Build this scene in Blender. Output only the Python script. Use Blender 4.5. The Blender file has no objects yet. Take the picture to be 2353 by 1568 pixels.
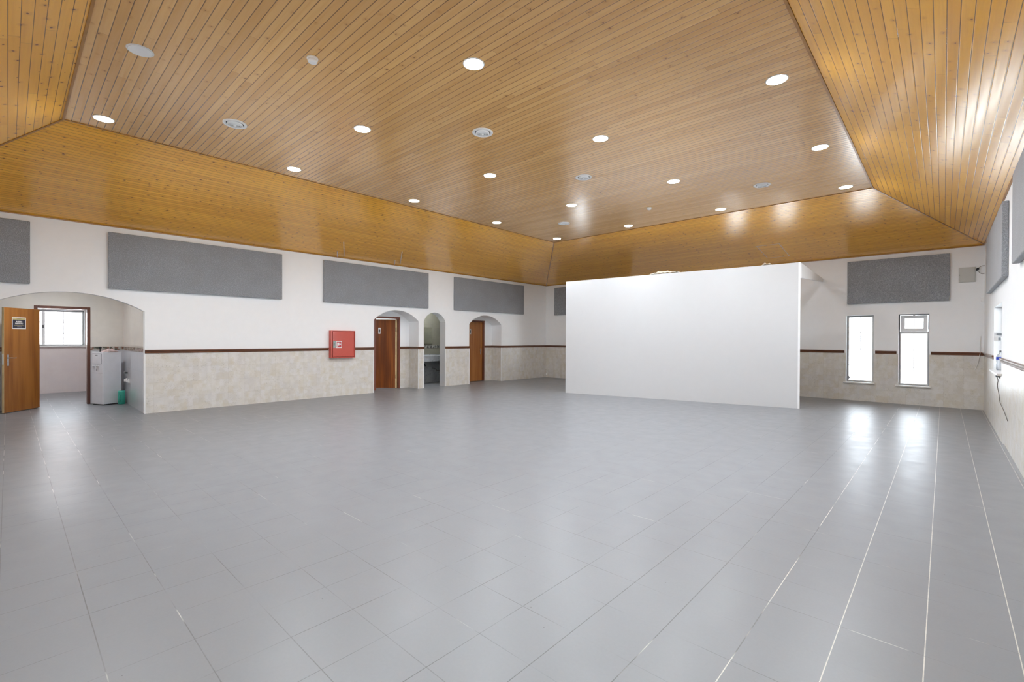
import bpy, bmesh, math, random
from mathutils import Vector, Matrix, noise as mnoise
random.seed(7)
PI = math.pi
SC = bpy.context.scene
COL = SC.collection

# ------------------------------------------------------------------ camera
FOC = 1071.89                      # focal length in pixels of the 2353 wide frame
YAW, PITCH, ROLL = 0.7469, -0.0054, 0.0046
cyw, syw = math.cos(YAW), math.sin(YAW)
F0 = Vector((-syw, cyw, 0)); R0 = Vector((cyw, syw, 0)); U0 = Vector((0, 0, 1))
Fv = F0 * math.cos(PITCH) + U0 * math.sin(PITCH)
Uv = -F0 * math.sin(PITCH) + U0 * math.cos(PITCH)
Rr = R0 * math.cos(ROLL) + Uv * math.sin(ROLL)
Ur = -R0 * math.sin(ROLL) + Uv * math.cos(ROLL)
cam_d = bpy.data.cameras.new('camera')
cam = bpy.data.objects.new('camera', cam_d); COL.objects.link(cam)
cam_d.sensor_width = 36.0; cam_d.lens = FOC / 2353 * 36.0
cam_d.clip_start = 0.05; cam_d.clip_end = 200
M3 = Matrix((Rr, Ur, -Fv)).transposed()
cam.matrix_world = Matrix.Translation((0, 0, 1.5)) @ M3.to_4x4()
SC.camera = cam

# ------------------------------------------------------------------ world (overcast daylight)
SKY = 1.0
LAMP = 360.0
wd = bpy.data.worlds.new('world'); SC.world = wd; wd.use_nodes = True
nt = wd.node_tree; nt.nodes.clear()
wo = nt.nodes.new('ShaderNodeOutputWorld'); bg = nt.nodes.new('ShaderNodeBackground')
tc = nt.nodes.new('ShaderNodeTexCoord'); sx = nt.nodes.new('ShaderNodeSeparateXYZ')
rp = nt.nodes.new('ShaderNodeValToRGB')
rp.color_ramp.elements[0].position = 0.46; rp.color_ramp.elements[0].color = (9.6, 10.5, 11.1, 1)
rp.color_ramp.elements[1].position = 0.53; rp.color_ramp.elements[1].color = (5.2, 5.7, 6.2, 1)
mr = nt.nodes.new('ShaderNodeMapRange'); mr.inputs['From Min'].default_value = -1
nt.links.new(tc.outputs['Generated'], sx.inputs[0]); nt.links.new(sx.outputs['Z'], mr.inputs['Value'])
nt.links.new(mr.outputs[0], rp.inputs[0]); nt.links.new(rp.outputs[0], bg.inputs[0])
bg.inputs[1].default_value = SKY; nt.links.new(bg.outputs[0], wo.inputs[0])

# ------------------------------------------------------------------ exposure
vs = SC.view_settings
SC.display_settings.display_device = 'sRGB'
vs.view_transform = 'Standard'; vs.look = 'None'; vs.gamma = 1.0; vs.use_curve_mapping = False
vs.exposure = 0.44
try:
    SC.cycles.max_bounces = 10; SC.cycles.diffuse_bounces = 6; SC.cycles.glossy_bounces = 5
    SC.cycles.transparent_max_bounces = 12; SC.cycles.sample_clamp_indirect = 8.0
    SC.cycles.use_denoising = True
    SC.cycles.caustics_reflective = False; SC.cycles.caustics_refractive = False
except Exception:
    pass

# ------------------------------------------------------------------ room numbers (metres)
XL, XR, YB, YF = -11.4125, 0.6357, 14.2769, -1.265
ZT, ZC, ZR = 3.5662, 4.1916, 1.21
CL, CR, CB, CF = XL + 3.3961, XR - 1.5759, YB - 3.9056, 0.4654     # edges of the flat ceiling
ZW = 1.175                                                         # top of the tiled wainscot

# ------------------------------------------------------------------ material helpers
MAT = {}
class NT:
    def __init__(s, name):
        m = bpy.data.materials.new(name); m.use_nodes = True; MAT[name] = m
        s.m = m; s.t = m.node_tree; s.t.nodes.clear()
        s.out = s.t.nodes.new('ShaderNodeOutputMaterial')
    def n(s, typ, **kw):
        nd = s.t.nodes.new(typ)
        for k, v in kw.items():
            if hasattr(nd, k): setattr(nd, k, v)
        return nd
    def l(s, a, b): s.t.links.new(a, b)
    def set(s, sock, v):
        if isinstance(v, bpy.types.NodeSocket): s.l(v, sock)
        elif isinstance(v, (tuple, list)) and len(v) == 3 and sock.type == 'RGBA': sock.default_value = (*v, 1)
        else: sock.default_value = v
    def math(s, op, a, b=None, c=None, clamp=False):
        nd = s.n('ShaderNodeMath'); nd.operation = op; nd.use_clamp = clamp
        s.set(nd.inputs[0], a)
        if b is not None: s.set(nd.inputs[1], b)
        if c is not None: s.set(nd.inputs[2], c)
        return nd.outputs[0]
    def mix(s, f, a, b, blend='MIX'):
        nd = s.n('ShaderNodeMix'); nd.data_type = 'RGBA'; nd.blend_type = blend
        s.set(nd.inputs[0], f); s.set(nd.inputs[6], a); s.set(nd.inputs[7], b)
        return nd.outputs[2]
    def ramp(s, v, lo, hi, a=0.0, b=1.0, smooth=False):
        nd = s.n('ShaderNodeMapRange'); nd.interpolation_type = 'SMOOTHSTEP' if smooth else 'LINEAR'
        s.set(nd.inputs[0], v); s.set(nd.inputs[1], lo); s.set(nd.inputs[2], hi); s.set(nd.inputs[3], a); s.set(nd.inputs[4], b)
        return nd.outputs[0]
    def pos(s):
        g = s.n('ShaderNodeNewGeometry'); x = s.n('ShaderNodeSeparateXYZ'); s.l(g.outputs['Position'], x.inputs[0])
        return x.outputs[0], x.outputs[1], x.outputs[2], g.outputs['Position']
    def obj(s):
        g = s.n('ShaderNodeTexCoord'); x = s.n('ShaderNodeSeparateXYZ'); s.l(g.outputs['Object'], x.inputs[0])
        return x.outputs[0], x.outputs[1], x.outputs[2], g.outputs['Object']
    def comb(s, x, y, z=0.0):
        c = s.n('ShaderNodeCombineXYZ'); s.set(c.inputs[0], x); s.set(c.inputs[1], y); s.set(c.inputs[2], z)
        return c.outputs[0]
    def noise(s, vec, scale, detail=2.0, rough=0.5, dim='3D'):
        nd = s.n('ShaderNodeTexNoise'); nd.noise_dimensions = dim
        s.l(vec, nd.inputs['Vector']); s.set(nd.inputs['Scale'], scale); s.set(nd.inputs['Detail'], detail); s.set(nd.inputs['Roughness'], rough)
        return nd.outputs[0]
    def white(s, vec):
        nd = s.n('ShaderNodeTexWhiteNoise'); s.l(vec, nd.inputs['Vector']); return nd.outputs[0]
    def bump(s, h, strength, dist, normal=None):
        nd = s.n('ShaderNodeBump'); s.set(nd.inputs['Height'], h); nd.inputs['Strength'].default_value = strength; nd.inputs['Distance'].default_value = dist
        if normal is not None: s.l(normal, nd.inputs['Normal'])
        return nd.outputs[0]
    def pbr(s, color, rough=0.5, metal=0.0, spec=0.5, normal=None, coat=0.0, ior=None):
        p = s.n('ShaderNodeBsdfPrincipled')
        s.set(p.inputs['Base Color'], color if not isinstance(color, tuple) else (*color, 1))
        s.set(p.inputs['Roughness'], rough); p.inputs['Metallic'].default_value = metal
        p.inputs['Specular IOR Level'].default_value = spec
        if ior: p.inputs['IOR'].default_value = ior
        if coat: p.inputs['Coat Weight'].default_value = coat; p.inputs['Coat Roughness'].default_value = 0.08
        if normal is not None: s.l(normal, p.inputs['Normal'])
        s.l(p.outputs[0], s.out.inputs[0]); return p

def flat(name, col, rough=0.5, metal=0.0, spec=0.5, var=0.03, coat=0.0):
    """plain coloured surface with faint procedural mottling"""
    t = NT(name); X, Y, Z, P = t.pos()
    nz = t.noise(P, 7.0, 3.0)
    k = t.ramp(nz, 0.3, 0.7, 1 - var, 1 + var)
    c = t.mix(1.0, col, t.comb(k, k, k), 'MULTIPLY')
    t.pbr(c, rough, metal, spec, coat=coat); return t.m

flat('white_paint', (0.87, 0.878, 0.885), 0.6, spec=0.15, var=0.008)
flat('partition_shaded', (0.56, 0.56, 0.56), 0.6, var=0.006)  # white board; its dimmer lighting is put into this greyer base colour
flat('ceiling_white', (0.8, 0.8, 0.8), 0.6)
flat('white_enamel', (0.80, 0.80, 0.80), 0.35)
flat('white_plastic', (0.90, 0.90, 0.89), 0.35)
flat('cabinet_white', (0.80, 0.81, 0.86), 0.30)
flat('panel_line', (0.33, 0.33, 0.37), 0.5)
flat('aluminium', (0.30, 0.31, 0.32), 0.4)
flat('seal_grey', (0.16, 0.17, 0.18), 0.6)
flat('chrome', (0.62, 0.6, 0.58), 0.25, metal=0.9)
flat('brass', (0.62, 0.5, 0.28), 0.35, metal=0.6)
flat('black_plastic', (0.012, 0.012, 0.013), 0.4)
flat('dark_gap', (0.05, 0.045, 0.04), 0.7)
flat('grey_plastic', (0.30, 0.30, 0.28), 0.5)
flat('box_grey', (0.52, 0.52, 0.49), 0.55)
flat('hose_red', (0.52, 0.075, 0.05), 0.32, coat=0.3)
flat('hose_red_dark', (0.27, 0.02, 0.015), 0.45)
flat('sign_red', (0.5, 0.05, 0.06), 0.45)
flat('sign_white', (0.8, 0.78, 0.76), 0.45)
flat('sign_navy', (0.03, 0.03, 0.05), 0.4)
flat('sign_gold', (0.50, 0.42, 0.20), 0.45)
flat('sign_ink', (0.2, 0.17, 0.08), 0.45)
flat('steel_green', (0.28, 0.36, 0.34), 0.4)
flat('green_plastic', (0.05, 0.42, 0.32), 0.3)
flat('pink_cloth', (0.62, 0.48, 0.47), 0.8, var=0.3)
flat('cream_edge', (0.62, 0.46, 0.24), 0.6, var=0.1)
flat('label_blue', (0.03, 0.06, 0.5), 0.4)
flat('cable_grey', (0.14, 0.12, 0.10), 0.6)
flat('cable_white', (0.7, 0.69, 0.66), 0.6)
flat('trim_wood', (0.40, 0.19, 0.04), 0.35, var=0.15)
flat('rod_pale', (0.72, 0.6, 0.48), 0.5)
flat('scrap_pale', (0.62, 0.55, 0.44), 0.6, var=0.3)
flat('stone_white', (0.78, 0.77, 0.76), 0.35)
flat('outer_render', (0.75, 0.72, 0.70), 0.8)
flat('outer_roof', (0.50, 0.27, 0.18), 0.8)

def emis(name, col, s):
    t = NT(name); e = t.n('ShaderNodeEmission'); e.inputs[0].default_value = (*col, 1); e.inputs[1].default_value = s
    t.l(e.outputs[0], t.out.inputs[0])
emis('lamp_light', (0.895, 0.965, 1.05), LAMP)
emis('fill_glow', (0.94, 0.97, 1.0), 95.0)  # glow of the fill lamps added in the side rooms

def glass(name, tint=(1, 1, 1), r=0.02, body=0.0):
    t = NT(name); tr = t.n('ShaderNodeBsdfTransparent'); tr.inputs[0].default_value = (*tint, 1)
    gl = t.n('ShaderNodeBsdfGlossy'); gl.inputs['Roughness'].default_value = r
    fr = t.n('ShaderNodeFresnel'); fr.inputs[0].default_value = 1.45
    mx = t.n('ShaderNodeMixShader'); t.l(fr.outputs[0], mx.inputs[0]); t.l(tr.outputs[0], mx.inputs[1]); t.l(gl.outputs[0], mx.inputs[2])
    o = mx.outputs[0]
    if body:
        df = t.n('ShaderNodeBsdfDiffuse'); df.inputs[0].default_value = (0.8, 0.82, 0.85, 1)
        m2 = t.n('ShaderNodeMixShader'); m2.inputs[0].default_value = body
        t.l(o, m2.inputs[1]); t.l(df.outputs[0], m2.inputs[2]); o = m2.outputs[0]
    t.l(o, t.out.inputs[0])
glass('window_glass'); glass('clear_plastic', (0.93, 0.95, 0.97), 0.08, 0.35)
t = NT('mirror'); t.pbr((0.82, 0.84, 0.80), 0.02, 1.0)

def planks(name, along, fac, seed, ca=(0.92, 0.46, 0.045), cb=(0.80, 0.375, 0.032), coat=0.0, kmin=0.15, krad=0.085, gw=0.0040):
    """varnished tongue and groove pine boards running along world axis `along`"""
    t = NT(name); X, Y, Z, P = t.pos()
    A, B = (X, Y) if along == 'x' else (Y, X)
    W = 0.0768
    b = t.math('MULTIPLY', B, fac / W); b = t.math('ADD', b, 100.0 + seed)
    idn = t.math('FLOOR', b); fr = t.math('FRACT', b)
    r1 = t.white(t.comb(idn, seed, 1.0))
    sg = t.math('ADD', t.math('MULTIPLY', A, 0.42), t.math('MULTIPLY', r1, 9.0)); sgi = t.math('FLOOR', sg); sgf = t.math('FRACT', sg)
    r2 = t.white(t.comb(idn, sgi, seed + 2.0))
    gr = t.noise(t.comb(t.math('MULTIPLY', A, 1.1), t.math('MULTIPLY', B, 26.0), idn), 1.0, 4.0, 0.6)
    c = t.mix(r2, ca, cb)
    c = t.mix(t.ramp(gr, 0.45, 0.72, 0, 0.35), c, (0.62, 0.28, 0.035))
    # knots
    v = t.n('ShaderNodeTexVoronoi'); v.feature = 'F1'; v.voronoi_dimensions = '2D'
    kw = t.math('MULTIPLY', t.math('SUBTRACT', t.noise(P, 30.0, 2.0), 0.5), 0.03)
    t.l(t.comb(t.math('ADD', t.math('MULTIPLY', A, 0.85), kw), t.math('ADD', t.math('MULTIPLY', B, fac), kw)), v.inputs['Vector']); v.inputs['Scale'].default_value = 6.6
    xs = t.n('ShaderNodeSeparateXYZ'); t.l(v.outputs['Color'], xs.inputs[0])
    rad = t.ramp(xs.outputs[0], kmin, 1.0, 0.012, krad)
    kd = t.math('SUBTRACT', v.outputs['Distance'], rad)
    kn = t.math('MULTIPLY', t.ramp(kd, -0.022, 0.004, 1.0, 0.0), t.math('GREATER_THAN', xs.outputs[0], kmin))
    c = t.mix(t.math('MULTIPLY', kn, 0.92), c, (0.07, 0.018, 0.005))
    halo = t.ramp(kd, 0.0, 0.16, 0.3, 0.0)
    c = t.mix(t.math('MULTIPLY', halo, t.ramp(xs.outputs[0], 0.5, 0.6)), c, (0.42, 0.17, 0.03))
    e = t.math('MINIMUM', fr, t.math('SUBTRACT', 1.0, fr)); e = t.math('MULTIPLY', e, W)
    gv = t.ramp(e, 0.0012, gw, 1.0, 0.0, True)
    en = t.math('MULTIPLY', t.math('MINIMUM', sgf, t.math('SUBTRACT', 1.0, sgf)), 2.4)
    ge = t.ramp(en, 0.0008, 0.0025, 0.5, 0.0)
    c = t.mix(t.math('MULTIPLY', gv, 0.85), c, (0.07, 0.025, 0.007))
    c = t.mix(ge, c, (0.12, 0.045, 0.01))
    h = t.ramp(e, 0.001, 0.007, 0.0, 1.0, True)
    # boards never lie quite true: each one cups and tilts a little
    tilt = t.math('MULTIPLY', t.math('SUBTRACT', r2, 0.5), t.math('MULTIPLY', fr, 0.55))
    wav = t.noise(t.comb(t.math('MULTIPLY', A, 2.0), t.math('MULTIPLY', B, 5.0), idn), 1.0, 2.0)
    hh = t.math('ADD', t.math('ADD', h, tilt), t.math('MULTIPLY', wav, 0.5))
    nm = t.bump(hh, 0.32, 0.0016)
    ro = t.ramp(gr, 0.3, 0.7, 0.19, 0.27)
    p = t.pbr(c, ro, spec=0.5 if coat else 0.38, normal=nm, ior=1.5, coat=coat); p.inputs['Coat Roughness'].default_value = 0.24; t.l(nm, p.inputs['Coat Normal'])
planks('pine_flat', 'x', 1.0, 0, (0.82, 0.47, 0.155), (0.68, 0.36, 0.105), 0.7, 0.6, 0.06, 0.0054); planks('pine_left', 'y', 1.0168, 3); planks('pine_back', 'x', 1.0128, 5)
planks('pine_right', 'y', 1.0758, 8, kmin=0.62, krad=0.06); planks('pine_front', 'x', 1.064, 11)

# grey painted floor tiles
t = NT('floor_tile'); X, Y, Z, P = t.pos(); T = 0.3325
def grid(t, A, off, T):
    a = t.math('ADD', t.math('DIVIDE', t.math('SUBTRACT', A, off), T), 200.0)
    return t.math('MULTIPLY', t.math('MINIMUM', t.math('FRACT', a), t.math('SUBTRACT', 1.0, t.math('FRACT', a))), T), t.math('FLOOR', a)
gx, ix = grid(t, X, -0.057, T); gy, iy = grid(t, Y, 0.295, T)
wob = t.math('MULTIPLY', t.math('SUBTRACT', t.noise(P, 30.0, 2.0), 0.5), 0.002)
nx = t.noise(t.comb(t.math('MULTIPLY', X, 3.0), t.math('MULTIPLY', Y, 1.3), 4.0), 1.0, 3.0)
ny = t.noise(t.comb(t.math('MULTIPLY', X, 1.3), t.math('MULTIPLY', Y, 3.0), 9.0), 1.0, 3.0)
wr = t.ramp(X, -2.2, -0.5, 0.0, 0.30); wl = t.ramp(X, -2.5, -4.5, 0.0, 0.16)
lx = t.math('MULTIPLY', t.ramp(t.math('ADD', gx, wob), 0.0010, 0.0032, 1.0, 0.0), t.ramp(t.math('ADD', nx, wr), 0.42, 0.60, 0.08, 0.9))
lnear = t.ramp(Y, 1.2, -0.2, 0.0, 0.22)
ly = t.math('MULTIPLY', t.ramp(t.math('ADD', gy, wob), 0.0010, 0.0032, 1.0, 0.0), t.ramp(t.math('ADD', ny, lnear), 0.44, 0.62, 0.06, 0.85))
fine = t.noise(P, 60.0, 3.0); big = t.noise(P, 0.8, 3.0); tl = t.white(t.comb(ix, iy, 0.0))
k = t.math('ADD', t.ramp(fine, 0.2, 0.8, -0.025, 0.025), t.math('ADD', t.ramp(big, 0.3, 0.7, -0.012, 0.012), t.ramp(tl, 0, 1, -0.006, 0.006)))
k = t.math('ADD', k, 1.0)
c = t.mix(1.0, (0.222, 0.232, 0.246), t.comb(k, k, k), 'MULTIPLY')
jc_x = t.mix(t.ramp(t.math('ADD', t.noise(P, 1.7, 2.0), t.ramp(X, -1.2, -0.3, -0.15, 0.30)), 0.50, 0.60), (0.10, 0.10, 0.10), (0.66, 0.64, 0.58))
c = t.mix(lx, c, jc_x)
jc_y = t.mix(t.ramp(t.math('ADD', t.noise(P, 2.3, 2.0), t.ramp(X, -6.0, -10.0, 0.0, 0.2)), 0.60, 0.66), (0.12, 0.12, 0.12), (0.6, 0.58, 0.55))
c = t.mix(ly, c, jc_y)
vd = t.n('ShaderNodeTexVoronoi'); t.l(P, vd.inputs['Vector']); vd.voronoi_dimensions = '2D'; vd.inputs['Scale'].default_value = 1.3
c = t.mix(t.ramp(vd.outputs['Distance'], 0.003, 0.006, 0.7, 0.0), c, (0.08, 0.08, 0.08))
h = t.math('SUBTRACT', t.math('MULTIPLY', fine, 0.25), t.math('ADD', lx, ly))
nm = t.bump(h, 0.25, 0.001)
nm = t.bump(t.noise(P, 3.5, 2.0), 0.12, 0.004, nm)
t.pbr(c, t.ramp(t.noise(P, 5.0, 3.0), 0.3, 0.7, 0.31, 0.37), spec=0.5, normal=nm)

def tiles(name, cols, tw, th, zoff, jcol, rough, blot=1.0, horiz='auto', speck=True, vein=False, jw=0.0015, jstr=0.38):
    """glazed wall tiles; the horizontal coordinate follows whichever wall they are on"""
    t = NT(name); X, Y, Z, P = t.pos()
    g = t.n('ShaderNodeNewGeometry'); sn = t.n('ShaderNodeSeparateXYZ'); t.l(g.outputs['True Normal'], sn.inputs[0])
    isx = t.math('GREATER_THAN', t.math('ABSOLUTE', sn.outputs[0]), 0.7)
    H = t.math('ADD', t.math('MULTIPLY', Y, isx), t.math('MULTIPLY', X, t.math('SUBTRACT', 1.0, isx)))
    gh, ih = grid(t, H, 0.0, tw); gz, iz = grid(t, Z, zoff, th)
    v2 = t.comb(H, Z, isx)
    r = t.white(t.comb(ih, iz, isx))
    n1 = t.noise(v2, 9.0 * blot, 4.0, 0.6); n2 = t.noise(v2, 3.0, 3.0)
    c = t.mix(t.ramp(n1, 0.38, 0.62), cols[0], cols[1])
    c = t.mix(t.ramp(n2, 0.45, 0.65, 0, 0.7), c, cols[2])
    c = t.mix(t.math('MULTIPLY', r, 0.35), c, cols[1])
    if speck:
        # printed mosaic of small soft edged blocks, two sizes
        dis = t.math('MULTIPLY', t.math('SUBTRACT', t.noise(v2, 12.0, 4.0, 0.75), 0.5), 0.16)
        Hd = t.math('ADD', H, dis); Zd = t.math('ADD', Z, dis)
        def cell(w, h, sd): return t.white(t.comb(t.math('FLOOR', t.math('DIVIDE', Hd, w)), t.math('FLOOR', t.math('DIVIDE', Zd, h)), sd))
        b1 = cell(0.0813, 0.075, 1.0); b2 = cell(0.1083, 0.15, 2.0); b3 = cell(0.054, 0.30, 3.0)
        c = t.mix(t.ramp(b1, 0.3, 1.0, 0.0, 0.40), c, cols[3])
        c = t.mix(t.ramp(b2, 0.55, 1.0, 0.0, 0.38), c, cols[4])
        c = t.mix(t.ramp(b3, 0.6, 1.0, 0.0, 0.35), c, cols[2])
        mu = t.noise(t.comb(t.math('MULTIPLY', H, 1.0), t.math('MULTIPLY', Z, 1.6), 3.0), 42.0, 4.0, 0.7)
        mask = t.ramp(t.noise(v2, 5.0, 2.0), 0.42, 0.60)
        c = t.mix(t.math('MULTIPLY', t.ramp(mu, 0.57, 0.66, 0.0, 0.6), mask), c, cols[5])
    if vein:
        w = t.noise(v2, 2.2, 5.0, 0.7); w = t.math('ABSOLUTE', t.math('SUBTRACT', w, 0.5))
        c = t.mix(t.ramp(w, 0.0, 0.012, 0.5, 0.0), c, cols[3])
    j = t.math('MAXIMUM', t.ramp(gh, jw * .6, jw * 1.6, 1.0, 0.0), t.ramp(gz, jw * .6, jw * 1.6, 1.0, 0.0))
    jn = t.ramp(t.noise(v2, 14.0, 2.0), 0.35, 0.6, 0.35, 1.0)
    c = t.mix(t.math('MULTIPLY', t.math('MULTIPLY', j, jn), jstr), c, jcol)
    nm = t.bump(t.math('SUBTRACT', 1.0, j), 0.3, 0.001)
    nm = t.bump(t.noise(v2, 2.5, 1.0), 0.10, 0.01, nm)
    t.pbr(c, rough, spec=0.2 if speck else 0.5, normal=nm)
tiles('wainscot_tile', [(0.63, 0.595, 0.52), (0.70, 0.675, 0.625), (0.60, 0.58, 0.56), (0.76, 0.75, 0.76), (0.58, 0.51, 0.38), (0.20, 0.17, 0.14)],
      0.325, 0.30, -0.01, (0.30, 0.25, 0.2), 0.34)
tiles('alcove_tile', [(0.74, 0.69, 0.63), (0.78, 0.73, 0.67), (0.71, 0.67, 0.63), (0, 0, 0)], 0.45, 0.60, 0.12, (0.6, 0.58, 0.55), 0.07, 0.4, speck=False, jstr=0.3)
tiles('alcove_tile_low', [(0.68, 0.68, 0.71), (0.70, 0.70, 0.73), (0.66, 0.67, 0.69), (0, 0, 0)], 0.45, 0.40, 0.0, (0.38, 0.38, 0.38), 0.08, 0.4, speck=False, jstr=0.35)
tiles('pink_tile', [(0.74, 0.66, 0.64), (0.77, 0.70, 0.68), (0.72, 0.66, 0.66), (0, 0, 0)], 0.33, 0.30, 0.0, (0.65, 0.58, 0.56), 0.2, 0.4, speck=False, jstr=0.4)
tiles('olive_tile', [(0.23, 0.22, 0.18), (0.26, 0.25, 0.20), (0.21, 0.20, 0.17), (0, 0, 0)], 0.33, 0.30, 0.05, (0.36, 0.34, 0.30), 0.10, 0.4, speck=False, jstr=0.3)
tiles('grey_marble', [(0.33, 0.34, 0.35), (0.40, 0.41, 0.42), (0.30, 0.31, 0.32), (0.08, 0.08, 0.08)], 0.50, 0.50, 0.1, (0.22, 0.22, 0.22), 0.12, 0.4, speck=False, vein=True, jstr=0.4)
tiles('counter_marble', [(0.50, 0.52, 0.56), (0.60, 0.62, 0.66), (0.42, 0.44, 0.46), (0.12, 0.15, 0.13)], 9.0, 9.0, 0.1, (0.3, 0.3, 0.3), 0.15, 1.0, speck=False, vein=True)
tiles('reveal_tile', [(0.66, 0.65, 0.65), (0.68, 0.67, 0.67), (0.65, 0.65, 0.66), (0, 0, 0)], 0.60, 0.95, 0.29, (0.60, 0.60, 0.62), 0.25, 0.3, speck=False, jstr=0.3)

# decorative tile border: small repeating ornaments
def border(name, base, a1, a2):
    t = NT(name); X, Y, Z, P = t.pos()
    g = t.n('ShaderNodeNewGeometry'); sn = t.n('ShaderNodeSeparateXYZ'); t.l(g.outputs['True Normal'], sn.inputs[0])
    isx = t.math('GREATER_THAN', t.math('ABSOLUTE', sn.outputs[0]), 0.7)
    H = t.math('ADD', t.math('MULTIPLY', Y, isx), t.math('MULTIPLY', X, t.math('SUBTRACT', 1.0, isx)))
    v = t.n('ShaderNodeTexVoronoi'); v.voronoi_dimensions = '2D'; t.l(t.comb(t.math('MULTIPLY', H, 1.4), Z), v.inputs['Vector']); v.inputs['Scale'].default_value = 22.0
    s = t.n('ShaderNodeSeparateXYZ'); t.l(v.outputs['Color'], s.inputs[0])
    c = t.mix(t.ramp(s.outputs[0], 0.4, 0.6), base, a1); c = t.mix(t.ramp(s.outputs[1], 0.65, 0.75), c, a2)
    t.pbr(c, 0.15)
border('border_tile', (0.5, 0.47, 0.43), (0.26, 0.14, 0.10), (0.12, 0.12, 0.09))
border('border_grey', (0.33, 0.33, 0.30), (0.20, 0.20, 0.19), (0.08, 0.08, 0.08))

def darkwood(name, c1, c2, c3, rough=0.3, coat=0.2):
    t = NT(name); X, Y, Z, P = t.obj()
    g1 = t.noise(t.comb(t.math('MULTIPLY', X, 30.0), t.math('MULTIPLY', Y, 30.0), t.math('MULTIPLY', Z, 1.1)), 1.0, 4.0, 0.6)
    g2 = t.noise(t.comb(t.math('MULTIPLY', X, 6.0), t.math('MULTIPLY', Y, 6.0), t.math('MULTIPLY', Z, 0.5)), 1.0, 2.0)
    c = t.mix(t.ramp(g1, 0.35, 0.65), c1, c2); c = t.mix(t.ramp(g2, 0.45, 0.65, 0, 0.7), c, c3)
    t.pbr(c, rough, coat=coat)
darkwood('door_wood', (0.34, 0.125, 0.02), (0.24, 0.08, 0.012), (0.40, 0.16, 0.03))
darkwood('door_wood_dark', (0.17, 0.040, 0.004), (0.30, 0.085, 0.008), (0.11, 0.024, 0.003), 0.5, 0.0)
darkwood('door_wood_warm', (0.36, 0.14, 0.035), (0.27, 0.09, 0.018), (0.42, 0.18, 0.05))
darkwood('frame_wood', (0.13, 0.04, 0.02), (0.09, 0.025, 0.015), (0.18, 0.06, 0.03), 0.3)
darkwood('frame_wood_red', (0.20, 0.06, 0.033), (0.15, 0.042, 0.024), (0.24, 0.08, 0.045), 0.3)
# dado rail: dark wood with glossy varnish
t = NT('rail_wood'); X, Y, Z, P = t.pos()
g1 = t.noise(t.comb(t.math('MULTIPLY', X, 2.0), t.math('MULTIPLY', Y, 2.0), t.math('MULTIPLY', Z, 90.0)), 1.0, 3.0)
t.pbr(t.mix(t.ramp(g1, 0.35, 0.65), (0.10, 0.042, 0.022), (0.17, 0.07, 0.038)), 0.25, coat=0.3)

# grey felt of the acoustic panels
t = NT('felt'); X, Y, Z, P = t.obj()
f1 = t.noise(P, 95.0, 3.0, 0.7); f2 = t.noise(P, 26.0, 4.0, 0.7); f3 = t.noise(P, 2.5, 2.0)
c = t.mix(t.ramp(f1, 0.32, 0.68), (0.12, 0.128, 0.145), (0.46, 0.48, 0.51))
c = t.mix(t.ramp(f2, 0.42, 0.58, 0.0, 0.62), c, (0.25, 0.262, 0.285))
c = t.mix(t.ramp(f3, 0.35, 0.65, 0.0, 0.25), c, (0.20, 0.20, 0.20))
p = t.pbr(c, 0.95, spec=0.1, normal=t.bump(f1, 0.6, 0.004))
p.inputs['Sheen Weight'].default_value = 0.35; p.inputs['Sheen Roughness'].default_value = 0.5

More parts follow.
